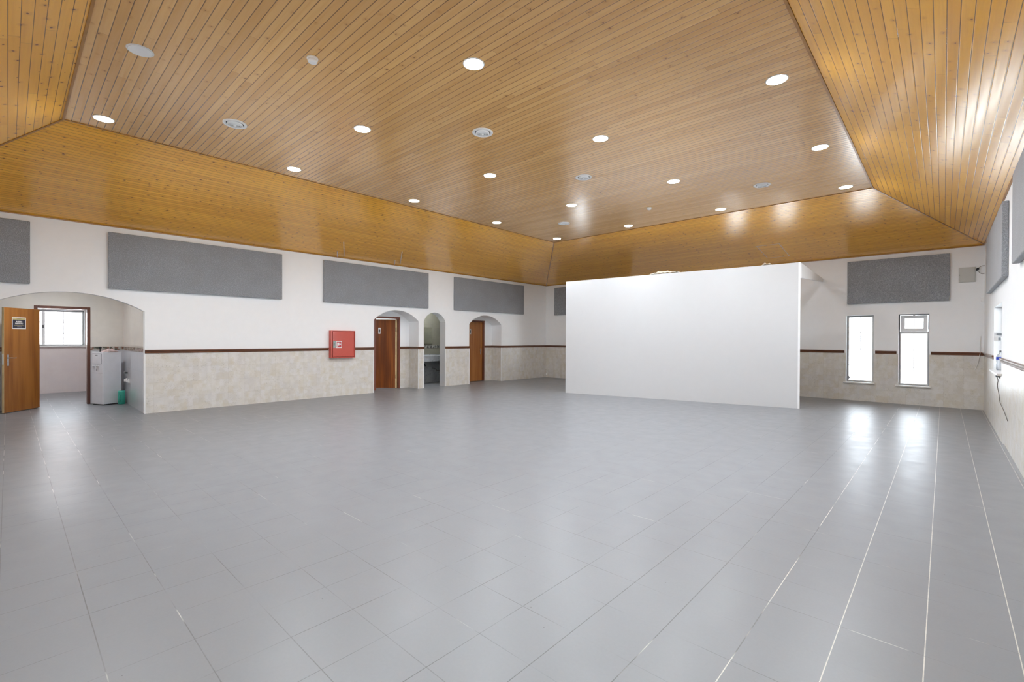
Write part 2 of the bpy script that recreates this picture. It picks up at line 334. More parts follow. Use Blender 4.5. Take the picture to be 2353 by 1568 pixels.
# ------------------------------------------------------------------ mesh helpers
class MB:
    def __init__(s, *mats): s.bm = bmesh.new(); s.mats = list(mats)
    def face(s, pts, mi=0, smooth=False):
        try:
            f = s.bm.faces.new([s.bm.verts.new(p) for p in pts]); f.material_index = mi; f.smooth = smooth
        except ValueError: pass
        return s
    def box(s, lo, hi, mi=0, M=None):
        x0, y0, z0 = lo; x1, y1, z1 = hi
        c = [(x0, y0, z0), (x1, y0, z0), (x1, y1, z0), (x0, y1, z0), (x0, y0, z1), (x1, y0, z1), (x1, y1, z1), (x0, y1, z1)]
        v = [s.bm.verts.new(M @ Vector(p) if M else p) for p in c]
        for q in ((3, 2, 1, 0), (4, 5, 6, 7), (0, 1, 5, 4), (1, 2, 6, 5), (2, 3, 7, 6), (3, 0, 4, 7)):
            f = s.bm.faces.new([v[i] for i in q]); f.material_index = mi
        return s
    def lathe(s, prof, n=32, mi=0, M=None, cap=True, smooth=True):
        """prof: (r, z) list revolved round z"""
        rings = []
        for r, z in prof:
            ring = []
            for i in range(n):
                a = 2 * PI * i / n; p = Vector((r * math.cos(a), r * math.sin(a), z))
                ring.append(s.bm.verts.new(M @ p if M else p))
            rings.append(ring)
        for a, b in zip(rings, rings[1:]):
            for i in range(n):
                f = s.bm.faces.new([a[i], a[(i + 1) % n], b[(i + 1) % n], b[i]]); f.smooth = smooth; f.material_index = mi
        if cap:
            f = s.bm.faces.new(rings[0][::-1]); f.material_index = mi
            f = s.bm.faces.new(rings[-1]); f.material_index = mi
        return s
    def tube(s, pts, r, n=8, mi=0):
        pts = [Vector(p) for p in pts]; rings = []
        for i, p in enumerate(pts):
            d = (pts[min(i + 1, len(pts) - 1)] - pts[max(i - 1, 0)]).normalized()
            up = Vector((0, 0, 1)) if abs(d.z) < 0.9 else Vector((1, 0, 0))
            u = d.cross(up).normalized(); w = d.cross(u).normalized()
            rings.append([s.bm.verts.new(p + (u * math.cos(2 * PI * k / n) + w * math.sin(2 * PI * k / n)) * r) for k in range(n)])
        for a, b in zip(rings, rings[1:]):
            for k in range(n):
                f = s.bm.faces.new([a[k], a[(k + 1) % n], b[(k + 1) % n], b[k]]); f.smooth = True; f.material_index = mi
        s.bm.faces.new(rings[0][::-1]).material_index = mi; s.bm.faces.new(rings[-1]).material_index = mi
        return s
    def build(s, name, parent=None, bevel=0.0, seg=2, fix=True):
        if fix: bmesh.ops.recalc_face_normals(s.bm, faces=s.bm.faces[:])
        me = bpy.data.meshes.new(name); s.bm.to_mesh(me); s.bm.free()
        for m in s.mats: me.materials.append(MAT[m])
        o = bpy.data.objects.new(name, me); COL.objects.link(o)
        if parent: o.parent = parent
        if bevel:
            b = o.modifiers.new('bevel', 'BEVEL'); b.width = bevel; b.segments = seg; b.limit_method = 'ANGLE'
        return o

def smooth_path(pts, k=6):
    P = [Vector(p) for p in pts]; out = []
    for i in range(len(P) - 1):
        a, b, c, d = P[max(i - 1, 0)], P[i], P[i + 1], P[min(i + 2, len(P) - 1)]
        for j in range(k):
            t = j / k
            out.append(0.5 * ((2 * b) + (c - a) * t + (2 * a - 5 * b + 4 * c - d) * t * t + (3 * b - a - 3 * c + d) * t ** 3))
    out.append(P[-1]); return out

def thing(name, label, cat, loc=(0, 0, 0), rz=0.0, group=None):
    o = bpy.data.objects.new(name, None); COL.objects.link(o); o.location = loc; o.rotation_euler = (0, 0, rz)
    o.empty_display_size = 0.1
    o['label'] = label; o['category'] = cat
    if group: o['group'] = group
    return o
def tag(o, label, cat, group=None):
    o['label'] = label; o['category'] = cat
    if group: o['group'] = group
    return o
def struct(o, label=None):
    o['kind'] = 'structure'
    if label: o['label'] = label
    return o
def part(o, label=None):
    if label: o['label'] = label
    return o
def copy_tree(o, parent=None):
    c = o.copy(); COL.objects.link(c); c.parent = parent
    for ch in list(o.children): copy_tree(ch, c)
    return c
def text(name, s, size, mat, M, parent=None, ext=0.0006, align='CENTER', bold=0.0):
    cu = bpy.data.curves.new(name, 'FONT'); cu.body = s; cu.size = size; cu.extrude = ext; cu.align_x = align; cu.align_y = 'CENTER'; cu.offset = bold
    tmp = bpy.data.objects.new(name + '_tmp', cu); COL.objects.link(tmp)
    bpy.context.view_layer.update()
    me = bpy.data.meshes.new_from_object(tmp.evaluated_get(bpy.context.evaluated_depsgraph_get()))
    bpy.data.objects.remove(tmp); me.transform(M); me.materials.clear(); me.materials.append(MAT[mat])
    o = bpy.data.objects.new(name, me); COL.objects.link(o)
    if parent: o.parent = parent
    return o
# maps a local drawing plane (x right, y up, z towards the viewer) onto a plane facing +X / an arbitrary direction
def face_frame(origin, right, up=(0, 0, 1)):
    r = Vector(right).normalized(); u = Vector(up).normalized(); n = r.cross(u)
    m = Matrix((r, u, n)).transposed().to_4x4(); m.translation = Vector(origin); return m

# ------------------------------------------------------------------ walls
def grid_wall(name, axis, val, h0, h1, z0, z1, holes, mats, zsplit=None, top=None, label=None):
    """rectangular wall with rectangular openings (a0, a1, zb, zt). axis 'x': plane x=val, runs in y."""
    hs = sorted({h0, h1, *[h for q in holes for h in q[:2]]})
    zs = sorted({z0, z1, *[z for q in holes for z in q[2:4]], *([zsplit] if zsplit else [])})
    mb = MB(*mats)
    for a, b in zip(hs, hs[1:]):
        for c, d in zip(zs, zs[1:]):
            m, n = (a + b) / 2, (c + d) / 2
            if any(q[0] < m < q[1] and q[2] < n < q[3] for q in holes): continue
            mi = 1 if (zsplit and n < zsplit) else 0
            P = [(a, c), (b, c), (b, d), (a, d)]
            mb.face([(val, h, z) if axis == 'x' else (h, val, z) for h, z in P], mi)
    o = mb.build(name, fix=False); return struct(o, label)

def arc(y0, y1, zs, za, n=28):
    c = (y1 - y0) / 2; h = za - zs; R = (c * c + h * h) / (2 * h); zc = za - R; ym = (y0 + y1) / 2
    a0 = math.asin(min(1, c / R))
    return [(ym + R * math.sin(-a0 + 2 * a0 * i / n), zc + R * math.cos(-a0 + 2 * a0 * i / n)) for i in range(n + 1)]

ARCH = [(-0.30, 1.806, 1.993, 2.294, 0.15), (6.772, 8.256, 1.990, 2.287, 0.49), (8.443, 9.266, 2.000, 2.283, 0.28), (10.262, 11.772, 1.972, 2.275, 0.49)]
mb = MB('white_paint', 'wainscot_tile', 'reveal_tile', 'alcove_tile')
def vq(mb, x, y0, y1, z0, z1, mi): mb.face([(x, y0, z0), (x, y1, z0), (x, y1, z1), (x, y0, z1)], mi)
y = YF
for (a, b, zs, za, dp) in ARCH:
    vq(mb, XL, y, a, 0, ZW, 1); vq(mb, XL, y, a, ZW, ZT, 0)
    pts = arc(a, b, zs, za)
    for (ya, z1), (yb, z2) in zip(pts, pts[1:]):
        mb.face([(XL, ya, z1), (XL, yb, z2), (XL, yb, ZT), (XL, ya, ZT)], 0)
        mb.face([(XL, ya, z1), (XL, yb, z2), (XL - dp, yb, z2), (XL - dp, ya, z1)], 0)
    for yy in (a, b):
        if dp == 0.28:
            mb.face([(XL, yy, 0), (XL - dp, yy, 0), (XL - dp, yy, zs), (XL, yy, zs)], 2)
        elif dp == 0.15:
            mb.face([(XL, yy, 0), (XL - dp, yy, 0), (XL - dp, yy, zs), (XL, yy, zs)], 0)
        else:
            mb.face([(XL, yy, 0), (XL - dp, yy, 0), (XL - dp, yy, ZW), (XL, yy, ZW)], 1)
            mb.face([(XL, yy, ZW), (XL - dp, yy, ZW), (XL - dp, yy, zs), (XL, yy, zs)], 0)
    y = b
vq(mb, XL, y, YB, 0, ZW, 1); vq(mb, XL, y, YB, ZW, ZT, 0)
bmesh.ops.remove_doubles(mb.bm, verts=mb.bm.verts[:], dist=1e-5)
struct(mb.build('wall_left', fix=False), 'white upper wall with beige tiled wainscot and four arched openings')

WB = [(-1.797, -1.254, 0.455, 2.108), (-0.787, -0.247, 0.440, 2.112), (-10.2, -9.6, 0.45, 2.11), (-4.9, -4.36, 0.45, 2.11), (-3.6, -3.06, 0.45, 2.11)]
grid_wall('wall_back', 'y', YB, XL, XR, 0, ZT, WB, ['white_paint', 'wainscot_tile'], ZW)
WR = [(4.6, 6.6, 1.0, 2.08), (10.13, 11.6, 1.0, 2.08)]
grid_wall('wall_right', 'x', XR, YF, YB, 0, ZT, WR, ['white_paint', 'wainscot_tile'], ZW)
WF = [(-6.2, -4.8, 1.0, 2.08), (-9.6, -8.2, 1.0, 2.08)]  # unseen windows added behind the camera to let in more daylight
grid_wall('wall_front', 'y', YF, XL, XR, 0, ZT, WF, ['white_paint', 'wainscot_tile'], ZW)
# floor
struct(MB('floor_tile').face([(-17.5, -1.6, 0), (1.0, -1.6, 0), (1.0, 14.6, 0), (-17.5, 14.6, 0)]).build('floor'), 'grey painted floor of square tiles')
# ceiling: flat field and four slopes
mb = MB('pine_flat', 'pine_left', 'pine_back', 'pine_right', 'pine_front')
A, B_, C_, D = (CL, CF, ZC), (CR, CF, ZC), (CR, CB, ZC), (CL, CB, ZC)
a, b, c, d = (XL, YF, ZT), (XR, YF, ZT), (XR, YB, ZT), (XL, YB, ZT)
mb.face([A, D, C_, B_], 0).face([a, d, D, A], 1).face([d, c, C_, D], 2).face([c, b, B_, C_], 3).face([b, a, A, B_], 4)
struct(mb.build('ceiling', fix=False), 'varnished pine board ceiling with flat centre and sloped sides')
# thin mouldings where the ceiling planes meet
def bar(name, p, q, r, mat, label=None):
    p, q = Vector(p), Vector(q); d = (q - p); L = d.length; d.normalize()
    M = d.to_track_quat('Y', 'Z').to_matrix().to_4x4(); M.translation = p
    return MB(mat).box((-r, 0, -r * 0.5), (r, L, r * 0.5), M=M).build(name)
k = 0
for p, q in [(A, D), (D, C_), (C_, B_), (B_, A), (a, A), (b, B_), (c, C_), (d, D)]:
    k += 1
    struct(bar('trim_%d' % k, Vector(p) - Vector((0, 0, .004)), Vector(q) - Vector((0, 0, .004)), 0.011, 'trim_wood'), 'thin wooden moulding along the ceiling fold')
# narrow cornice strips at the foot of the slopes
for nm, lo, hi in [('left', (XL, YF, ZT - .018), (XL + .02, YB, ZT)), ('back', (XL, YB - .02, ZT - .018), (XR, YB, ZT)), ('right', (XR - .02, YF, ZT - .018), (XR, YB, ZT))]:
    k += 1; struct(MB('trim_wood').box(lo, hi).build('trim_%d' % k), 'slim wooden strip at the top of the wall')

# dado rail, piece by piece
def rail(axis, val, h0, h1, sgn):
    global k; k += 1
    mb = MB('rail_wood')
    prof = [(0, 1.175), (0.012, 1.175), (0.016, 1.187), (0.010, 1.197), (0.014, 1.206), (0.026, 1.222), (0.030, 1.236), (0.018, 1.245), (0, 1.245)]
    def P(h, o, z): return (val + sgn * o, h, z) if axis == 'x' else (h, val + sgn * o, z)
    for (o1, z1), (o2, z2) in zip(prof, prof[1:]):
        mb.face([P(h0, o1, z1), P(h1, o1, z1), P(h1, o2, z2), P(h0, o2, z2)])
    mb.face([P(h0, o, z) for o, z in prof]); mb.face([P(h1, o, z) for o, z in prof])
    bmesh.ops.remove_doubles(mb.bm, verts=mb.bm.verts[:], dist=1e-6)
    struct(mb.build('trim_%d' % k), 'dark brown moulded dado rail')
for h0, h1 in [(YF, -0.30), (1.806, 5.50), (6.17, 6.772), (8.256, 8.443), (9.266, 10.262), (11.772, YB)]: rail('x', XL, h0, h1, 1)
for h0, h1 in [(XL, -10.2), (-9.6, -4.95), (-3.0, -1.83), (-1.22, -0.82), (-0.215, XR)]: rail('y', YB, h0, h1, -1)
for h0, h1 in [(YF, 4.6), (6.6, 10.13), (11.6, YB)]: rail('x', XR, h0, h1, -1)
for h0, h1 in [(XL, -9.6), (-8.2, -6.2), (-4.8, XR)]: rail('y', YF, h0, h1, 1)
# niches: rails on sides and beside the doors
XN = XL - 0.49
for (y0, y1, f0, f1) in [(6.772, 8.256, 7.08, 7.94), (10.262, 11.772, 10.56, 11.42)]:
    rail('y', y0, XN, XL, 1); rail('y', y1, XN, XL, -1); rail('x', XN, y0, f0, 1); rail('x', XN, f1, y1, 1)
# white corner beads on the arrises of the tiled wainscot
def bead(x, y, z1=ZW):
    global k; k += 1
    struct(MB('white_enamel').box((x - .012, y - .012, 0), (x + .006, y + .012, z1)).build('trim_%d' % k), 'white corner bead on the tiled wall edge')
for yy in (1.806, -0.30, 6.772, 8.256, 8.443, 9.266, 10.262, 11.772): bead(XL, yy)
k += 1
struct(MB('floor_tile').box((XR - 0.025, 2.0, 0), (XR, 9.6, 0.035)).build('trim_%d' % k), 'low painted kerb along the foot of the right wall')

# ------------------------------------------------------------------ niches and rooms behind the arches
# niche back walls
grid_wall('wall_niche_near', 'x', XN, 6.772, 8.256, 0, 2.6, [(7.09, 7.93, 0, 2.11)], ['white_paint', 'wainscot_tile'], ZW)
grid_wall('wall_niche_far', 'x', XN, 10.262, 11.772, 0, 2.6, [(10.57, 11.41, 0, 2.11)], ['white_paint', 'wainscot_tile'], ZW)
def room(name, x0, x1, y0, y1, zt, mat, low=None, zlow=1.2, open_side=None):
    mb = MB(mat, low or mat, 'ceiling_white')
    for side, f in (('x0', lambda a, b, i: mb.face([(x0, y0, a), (x0, y1, a), (x0, y1, b), (x0, y0, b)], i)),
                    ('x1', lambda a, b, i: mb.face([(x1, y0, a), (x1, y1, a), (x1, y1, b), (x1, y0, b)], i)),
                    ('y0', lambda a, b, i: mb.face([(x0, y0, a), (x1, y0, a), (x1, y0, b), (x0, y0, b)], i)),
                    ('y1', lambda a, b, i: mb.face([(x0, y1, a), (x1, y1, a), (x1, y1, b), (x0, y1, b)], i))):
        if open_side and side in open_side: continue
        f(0, zlow, 1); f(zlow, zt, 0)
    mb.face([(x0, y0, zt), (x1, y0, zt), (x1, y1, zt), (x0, y1, zt)], 2)
    return struct(mb.build(name, fix=False))
room('wall_toilet', -13.9, XN - 0.12, 6.2, 8.30, 2.6, 'white_paint', 'pink_tile', 1.2, ('x1',))
room('wall_far_toilet', -13.4, XN - 0.12, 10.3, 11.9, 2.6, 'white_paint')
grid_wall('wall_toilet_front', 'x', XN - 0.12, 6.2, 8.30, 0, 2.6, [(7.09, 7.93, 0, 2.11)], ['white_paint', 'wainscot_tile'], ZW)
room('wall_washroom', -12.8, XL - 0.28, 8.36, 10.18, 2.75, 'olive_tile', 'grey_marble', 0.95, ('x1',))
# washroom front wall with the matching arched hole
mb = MB('olive_tile')
ys = [8.36, 8.443, 9.266, 10.18]
vq(mb, XL - .28, 8.36, 8.443, 0, 2.75, 0); vq(mb, XL - .28, 9.266, 10.18, 0, 2.75, 0)
pts = arc(8.443, 9.266, 2.0, 2.283)
for (ya, z1), (yb, z2) in zip(pts, pts[1:]): mb.face([(XL - .28, ya, z1), (XL - .28, yb, z2), (XL - .28, yb, 2.75), (XL - .28, ya, 2.75)], 0)
struct(mb.build('wall_washroom_front', fix=False))
# tiled alcove behind the wide arch
XA = -13.96
mb = MB('alcove_tile', 'alcove_tile_low', 'ceiling_white')
ZB0, ZB1 = 1.19, 1.275
for yy in (-1.2, 1.81):
    mb.face([(XL - .15, yy, 0), (XA, yy, 0), (XA, yy, ZB0), (XL - .15, yy, ZB0)], 1); mb.face([(XL - .15, yy, ZB0), (XA, yy, ZB0), (XA, yy, 2.75), (XL - .15, yy, 2.75)], 0)
mb.face([(XL - .15, -1.2, 2.75), (XA, -1.2, 2.75), (XA, 1.81, 2.75), (XL - .15, 1.81, 2.75)], 2)
mb.face([(XL - .15, -1.2, 0), (XL - .15, -.30, 0), (XL - .15, -.30, 2.75), (XL - .15, -1.2, 2.75)], 0)
mb.face([(XL - .15, -.30, 2.30), (XL - .15, 1.81, 2.30), (XL - .15, 1.81, 2.75), (XL - .15, -.30, 2.75)], 2)
pts = arc(-0.30, 1.806, 1.993, 2.294)
for (ya, z1), (yb, z2) in zip(pts, pts[1:]): mb.face([(XL - .15, ya, z1), (XL - .15, yb, z2), (XL - .15, yb, 2.30), (XL - .15, ya, 2.30)], 2)
struct(mb.build('wall_alcove_side', fix=False))
grid_wall('wall_alcove_back', 'x', XA, -1.2, 1.81, 0, 2.75, [(0.375, 1.235, 0, 2.14)], ['alcove_tile', 'alcove_tile_low'], ZB0)
k += 1; struct(MB('border_tile').box((XA, 1.244, ZB0), (XA + .008, 1.81, ZB1)).build('trim_%d' % k), 'patterned border tiles on the alcove back wall')
k += 1; struct(MB('border_tile').box((XA, -1.2, ZB0), (XA + .008, 0.36, ZB1)).build('trim_%d' % k), 'patterned border tiles behind the open door')
k += 1; struct(MB('border_tile').box((XA, 1.802, ZB0), (XL - .15, 1.81, ZB1)).build('trim_%d' % k), 'patterned border tiles on the alcove side wall')
k += 1; struct(MB('border_grey').box((-12.8, 8.36, 1.165), (-12.792, 10.18, 1.25)).build('trim_%d' % k), 'grey border tiles in the washroom')
# room beyond the alcove door
XW = -17.3
room('wall_far_room', XW, XA - 0.14, -1.2, 1.95, 2.75, 'pink_tile', None, 1.2, ('x0', 'x1'))
grid_wall('wall_far_room_back', 'x', XW, -1.2, 1.95, 0, 2.75, [(-0.55, 1.43, 1.25, 2.20)], ['pink_tile', 'pink_tile'], 1.25)
grid_wall('wall_far_room_front', 'x', XA - 0.14, -1.2, 1.95, 0, 2.75, [(0.375, 1.235, 0, 2.14)], ['pink_tile', 'pink_tile'], 1.25)

# ------------------------------------------------------------------ windows
def window(idx, axis, val, out, h0, h1, zb, zt, cols, rows, transom=None, label=None, sill=0.05, depth=0.16, mat='white_enamel'):
    """opening with reveal, aluminium frame, thin glazing bars, glass and stone sill. out: +1/-1 outward sign"""
    root = bpy.data.objects.new('window_%d' % idx, None); COL.objects.link(root); struct(root, label)
    def P(h, o, z): return (val + out * o, h, z) if axis == 'x' else (h, val + out * o, z)
    def bx(mb, ha, hb, oa, ob, za, zc, mi=0):
        p, q = P(ha, oa, za), P(hb, ob, zc)
        mb.box(tuple(min(i, j) for i, j in zip(p, q)), tuple(max(i, j) for i, j in zip(p, q)), mi)
    t = 0.02
    mb = MB('white_paint')
    for q in ([P(h0, 0, zb), P(h0, depth + .1, zb), P(h0, depth + .1, zt), P(h0, 0, zt)], [P(h1, 0, zb), P(h1, depth + .1, zb), P(h1, depth + .1, zt), P(h1, 0, zt)],
              [P(h0, 0, zt), P(h1, 0, zt), P(h1, depth + .1, zt), P(h0, depth + .1, zt)]): mb.face(q)
    mb.build('window_reveal', root)
    mb = MB('stone_white'); bx(mb, h0 - 0.05, h1 + 0.03, -sill, 0.0, zb - .028, zb + .003); bx(mb, h0, h1, 0.0, depth + .1, zb - .028, zb + .003); mb.build('window_sill', root, bevel=.004)
    f = 0.035
    mb = MB('aluminium')
    for (ha, hb, za, zc) in [(h0, h0 + t, zb, zt), (h1 - t, h1, zb, zt), (h0 + t, h1 - t, zt - t, zt), (h0 + t, h1 - t, zb + .003, zb + t)]: bx(mb, ha, hb, depth - .01, depth + .05, za, zc)
    mb.build('window_frame', root)
    mb = MB(mat)
    i0, i1, j0, j1 = h0 + t, h1 - t, zb + t, zt - t
    def leaf(mb, i0, i1, j0, j1, w):
        for (ha, hb, za, zc) in [(i0, i0 + w, j0, j1), (i1 - w, i1, j0, j1), (i0 + w, i1 - w, j1 - w, j1), (i0 + w, i1 - w, j0, j0 + w)]: bx(mb, ha, hb, depth + .0, depth + .045, za, zc)
    bars = MB('white_enamel'); w = 0.022
    if transom:
        leaf(mb, i0, i1, j0, transom - .03, w); mb.build('sash', root)
        m2 = MB(mat); bx(m2, i0, i1, depth, depth + .045, transom - .03, transom); m2.build('transom_bar', root)
        m3 = MB(mat); leaf(m3, i0 + .01, i1 - .01, transom + .004, j1 - .006, 0.075); m3.build('transom_sash', root)
        m4 = MB('seal_grey'); 
        for (ha, hb, za, zc) in [(h0 + .004, h0 + .022, transom + .06, zt - .004), (h1 - .022, h1 - .004, transom + .06, zt - .004), (h0 + .022, h1 - .022, zt - .022, zt - .004)]: bx(m4, ha, hb, depth - .014, depth - .004, za, zc)
        bx(m4, h0 + t, h1 - t, depth - .006, depth - .001, transom - .012, transom + .003)
        m4.build('transom_seal', root)
        m5 = MB(mat); bx(m5, (i0 + i1) / 2 - .02, (i0 + i1) / 2 + .02, depth - .02, depth, j1 - .05, j1 + .01); m5.build('latch', root)
        jt = transom - .03
    else:
        leaf(mb, i0, i1, j0, j1, w); mb.build('sash', root); jt = j1
    for c in range(1, cols):
        h = i0 + (i1 - i0) * c / cols; bx(bars, h - .0065, h + .0065, depth + .012, depth + .026, j0, j1)
    for r in range(1, rows):
        z = j0 + (jt - j0) * r / rows; bx(bars, i0, i1, depth + .012, depth + .026, z - .006, z + .006)
    bars.build('glazing_bars', root)
    g = MB('window_glass'); bx(g, i0 + w, i1 - w, depth + .016, depth + .022, j0 + w, j1 - w); g.build('pane', root)
    return root
w1 = window(1, 'y', YB, 1, *WB[0], 2, 4, label='tall narrow eight-pane window left of its neighbour in the back wall')
w2 = window(2, 'y', YB, 1, *WB[1], 2, 3, transom=1.70, label='tall narrow window with a tilting top light near the right corner')
w3 = window(3, 'x', XR, 1, *WR[1], 2, 3, label='window in the right wall with a bottle on its sill')
for i, q in enumerate(WR[:1]): window(4 + i, 'x', XR, 1, *q, 3, 3)
for i, q in enumerate(WF): window(5 + i, 'y', YF, -1, *q, 3, 3)  # added front windows, out of view, for extra daylight
for i, q in enumerate(WB[2:]): window(8 + i, 'y', YB, 1, *q, 4, 4)
wf = window(7, 'x', XW, -1, -0.55, 1.43, 1.25, 2.20, 5, 3, label='white sliding window in the room beyond the open door', sill=0.06)
m = MB('white_enamel', 'black_plastic'); m.box((XW - .15, 0.60, 1.27), (XW - .10, 0.66, 2.18), 0).box((XW - .10, 0.615, 1.72), (XW - .085, 0.635, 1.80), 1); m.build('sliding_stile', wf)
# sensor box and catch on window 3
m = MB('white_enamel', 'seal_grey'); m.box((XR + .05, 11.56, 1.49), (XR + .10, 11.599, 1.57), 0).box((XR + .052, 11.55, 1.505), (XR + .08, 11.56, 1.555), 1)
m.box((XR + .03, 11.55, 1.60), (XR + .10, 11.599, 1.625), 1); m.build('window_catch', w3)
# small round sticker on the left pane of window 1
Ms = face_frame((-1.765, YB + .155, 0.56), (1, 0, 0))
s = MB('panel_line').lathe([(0.035, 0), (0.035, 0.001)], 20, M=Ms).build('sticker', w1); part(s, 'pale round sticker on the lowest left pane')

# ------------------------------------------------------------------ doors
def lever(mbname, parent, M, mat='chrome', flip=1):
    """back plate with lever, drawn on a local plane: x right, y up, z out"""
    mb = MB(mat, 'seal_grey'); mb.box((-.022, -.11, 0), (.022, .11, .008), 0, M)
    mb.lathe([(0.011, 0.008), (0.009, 0.05)], 12, 0, M @ Matrix.Translation((0, .045, 0)))
    pts = [M @ Vector(p) for p in [(0, .045, .048), (flip * .03, .047, .054), (flip * .075, .040, .056), (flip * .115, .050, .054)]]
    mb.tube(smooth_path(pts, 4), .008, 8, 0)
    mb.lathe([(0.006, .008), (0.006, .010)], 10, 1, M @ Matrix.Translation((0, -.04, 0)))
    return mb.build(mbname, parent)
def frame_set(root, x, y0, y1, zt, mat, jw=0.055, dep=0.16, out=0.012):
    mb = MB(mat); mb.box((x - dep, y0, 0), (x + out, y0 + jw, zt)).box((x - dep, y1 - jw, 0), (x + out, y1, zt)).box((x - dep, y0 + jw, zt - jw), (x + out, y1 - jw, zt))
    return mb.build('door_frame', root, bevel=.004)
def rotM(loc, rz): return Matrix.Translation(loc) @ Matrix.Rotation(rz, 4, 'Z')

# door_1: wide open door in the alcove, hinged on the left jamb, swung towards the hall
d1 = bpy.data.objects.new('door_1', None); COL.objects.link(d1); struct(d1, 'open brown door with a black and gold notice in the wide arch')
frame_set(d1, XA, 0.365, 1.244, 2.15, 'frame_wood')
P0 = Vector((XA + .045, 0.435, 0)); P1 = Vector((-13.345, -0.045, 0)); dirv = (P1 - P0).normalized()
ang = math.atan2(dirv.y, dirv.x); L1 = 0.78
leaf = MB('door_wood').box((0, -0.018, 0.012), (L1, 0.018, 2.06)).build('door_leaf', d1, bevel=.002)
leaf.matrix_world = rotM(P0, ang)
e = MB('cream_edge').box((L1, -0.018, 0.012), (L1 + .004, 0.018, 2.06)).build('leaf_edge', d1); e.matrix_world = rotM(P0, ang); part(e, 'bare yellowish edge of the door leaf')
# which side faces the camera: local +y or -y
side = 1 if (Matrix.Rotation(ang, 3, 'Z') @ Vector((0, 1, 0))).dot(-P0) > 0 else -1
def on_leaf(M, u, z, side, L):
    """frame on the camera side of a leaf at distance u from the hinge"""
    R = Matrix.Rotation(ang_of[M], 3, 'Z')
    return None
R1 = rotM(P0, ang).to_3x3()
def leaf_frame(P0, R, u, z, side):
    o = P0 + R @ Vector((u, side * 0.018, 0)) + Vector((0, 0, z))
    nrm = R @ Vector((0, side, 0)); right = Vector((0, 0, 1)).cross(nrm)
    return face_frame(o + nrm * .0005, right)
h = lever('door_handle', d1, leaf_frame(P0, R1, L1 - 0.07, 1.03, side)); part(h, 'chrome lever handle on its long back plate')
m = MB('white_enamel').box((L1 + .004, -0.011, 0.95), (L1 + .006, 0.011, 1.16)).build('latch_plate', d1); m.matrix_world = rotM(P0, ang)
# notice on the door
Mn = leaf_frame(P0, R1, 0.47, 1.76, side)
ns = thing('notice_sign', 'black and gold restricted access notice taped to the open alcove door', 'sign')
MB('sign_white').box((-.15, -.115, 0), (.15, .115, .002), M=Mn).build('paper', ns)
MB('sign_navy').box((-.135, -.098, .002), (.135, .068, .003), M=Mn).build('dark_field', ns)
MB('sign_gold').box((-.140, .068, .002), (.140, .107, .003), M=Mn).build('gold_header', ns)
MB('sign_gold').box((-.11, -.048, .003), (.11, -.042, .0036), M=Mn).build('gold_line', ns)
text('lettering', 'ACESSO', 0.038, 'sign_white', Mn @ Matrix.Translation((0, .028, .0036)), ns, bold=.0015)
text('lettering', 'RESTRITO', 0.038, 'sign_white', Mn @ Matrix.Translation((0, -.010, .0036)), ns, bold=.0015)
text('lettering', 'ATENÇÃO', 0.022, 'sign_ink', Mn @ Matrix.Translation((0, .087, .0036)), ns)
MB('panel_line').box((-.04, -.077, .003), (.06, -.070, .0035), M=Mn).build('small_print', ns)

# door_2: dark door in the near niche, opened inwards, hinged on its right jamb
d2 = bpy.data.objects.new('door_2', None); COL.objects.link(d2); struct(d2, 'dark brown toilet door standing ajar in the second arch')
f2 = frame_set(d2, XN, 7.08, 7.94, 2.12, 'frame_wood_red')
a2 = math.atan2(-0.50, -0.54); P2 = Vector((XN - 0.05, 7.872, 0)) + Vector((math.cos(a2), math.sin(a2), 0)) * .05; L2 = 0.74
R2 = rotM(P2, a2).to_3x3()
leaf = MB('door_wood_dark').box((0, -0.018, 0.012), (L2, 0.018, 2.05)).build('door_leaf', d2, bevel=.002); leaf.matrix_world = rotM(P2, a2)
s2 = 1 if (R2 @ Vector((0, 1, 0))).dot(-P2) > 0 else -1
e = MB('cream_edge').box((-.048, -0.020, 0.012), (0.0, 0.020, 2.05)).build('leaf_edge', d2); e.matrix_world = rotM(P2, a2); part(e, 'pale bare hinge edge of the leaf')
for z in (0.35, 1.05, 1.75):
    Mh = rotM(P2 + Vector((0, 0, z)), a2)
    MB('brass').lathe([(.009, -.05), (.009, .05)], 10, M=Mh @ Matrix.Translation((-.02, s2 * .026, 0))).build('hinge', d2)
def plate(root, M, woman):
    p = MB('chrome').box((-.035, -.09, 0), (.035, .09, .003), M=M).build('sign_plate', root)
    m = MB('black_plastic'); m.lathe([(.013, .003), (.013, .0045)], 14, M=M @ Matrix.Translation((0, .042, 0)))
    if woman:
        for (w0, w1, za, zb) in [(.012, .026, .025, -.02)]:
            m.face([M @ Vector(q) for q in [(-w0, za, .0042), (w0, za, .0042), (w1, zb, .0042), (-w1, zb, .0042)]])
    else: m.box((-.018, -.02, .003), (.018, .026, .0045), M=M)
    m.box((-.012, -.062, .003), (-.003, -.02, .0045), M=M).box((.003, -.062, .003), (.012, -.02, .0045), M=M)
    m.build('pictogram', p); return p
part(plate(d2, leaf_frame(P2, R2, 0.47, 1.71, s2), False), 'small metal toilet plate with a dark figure')

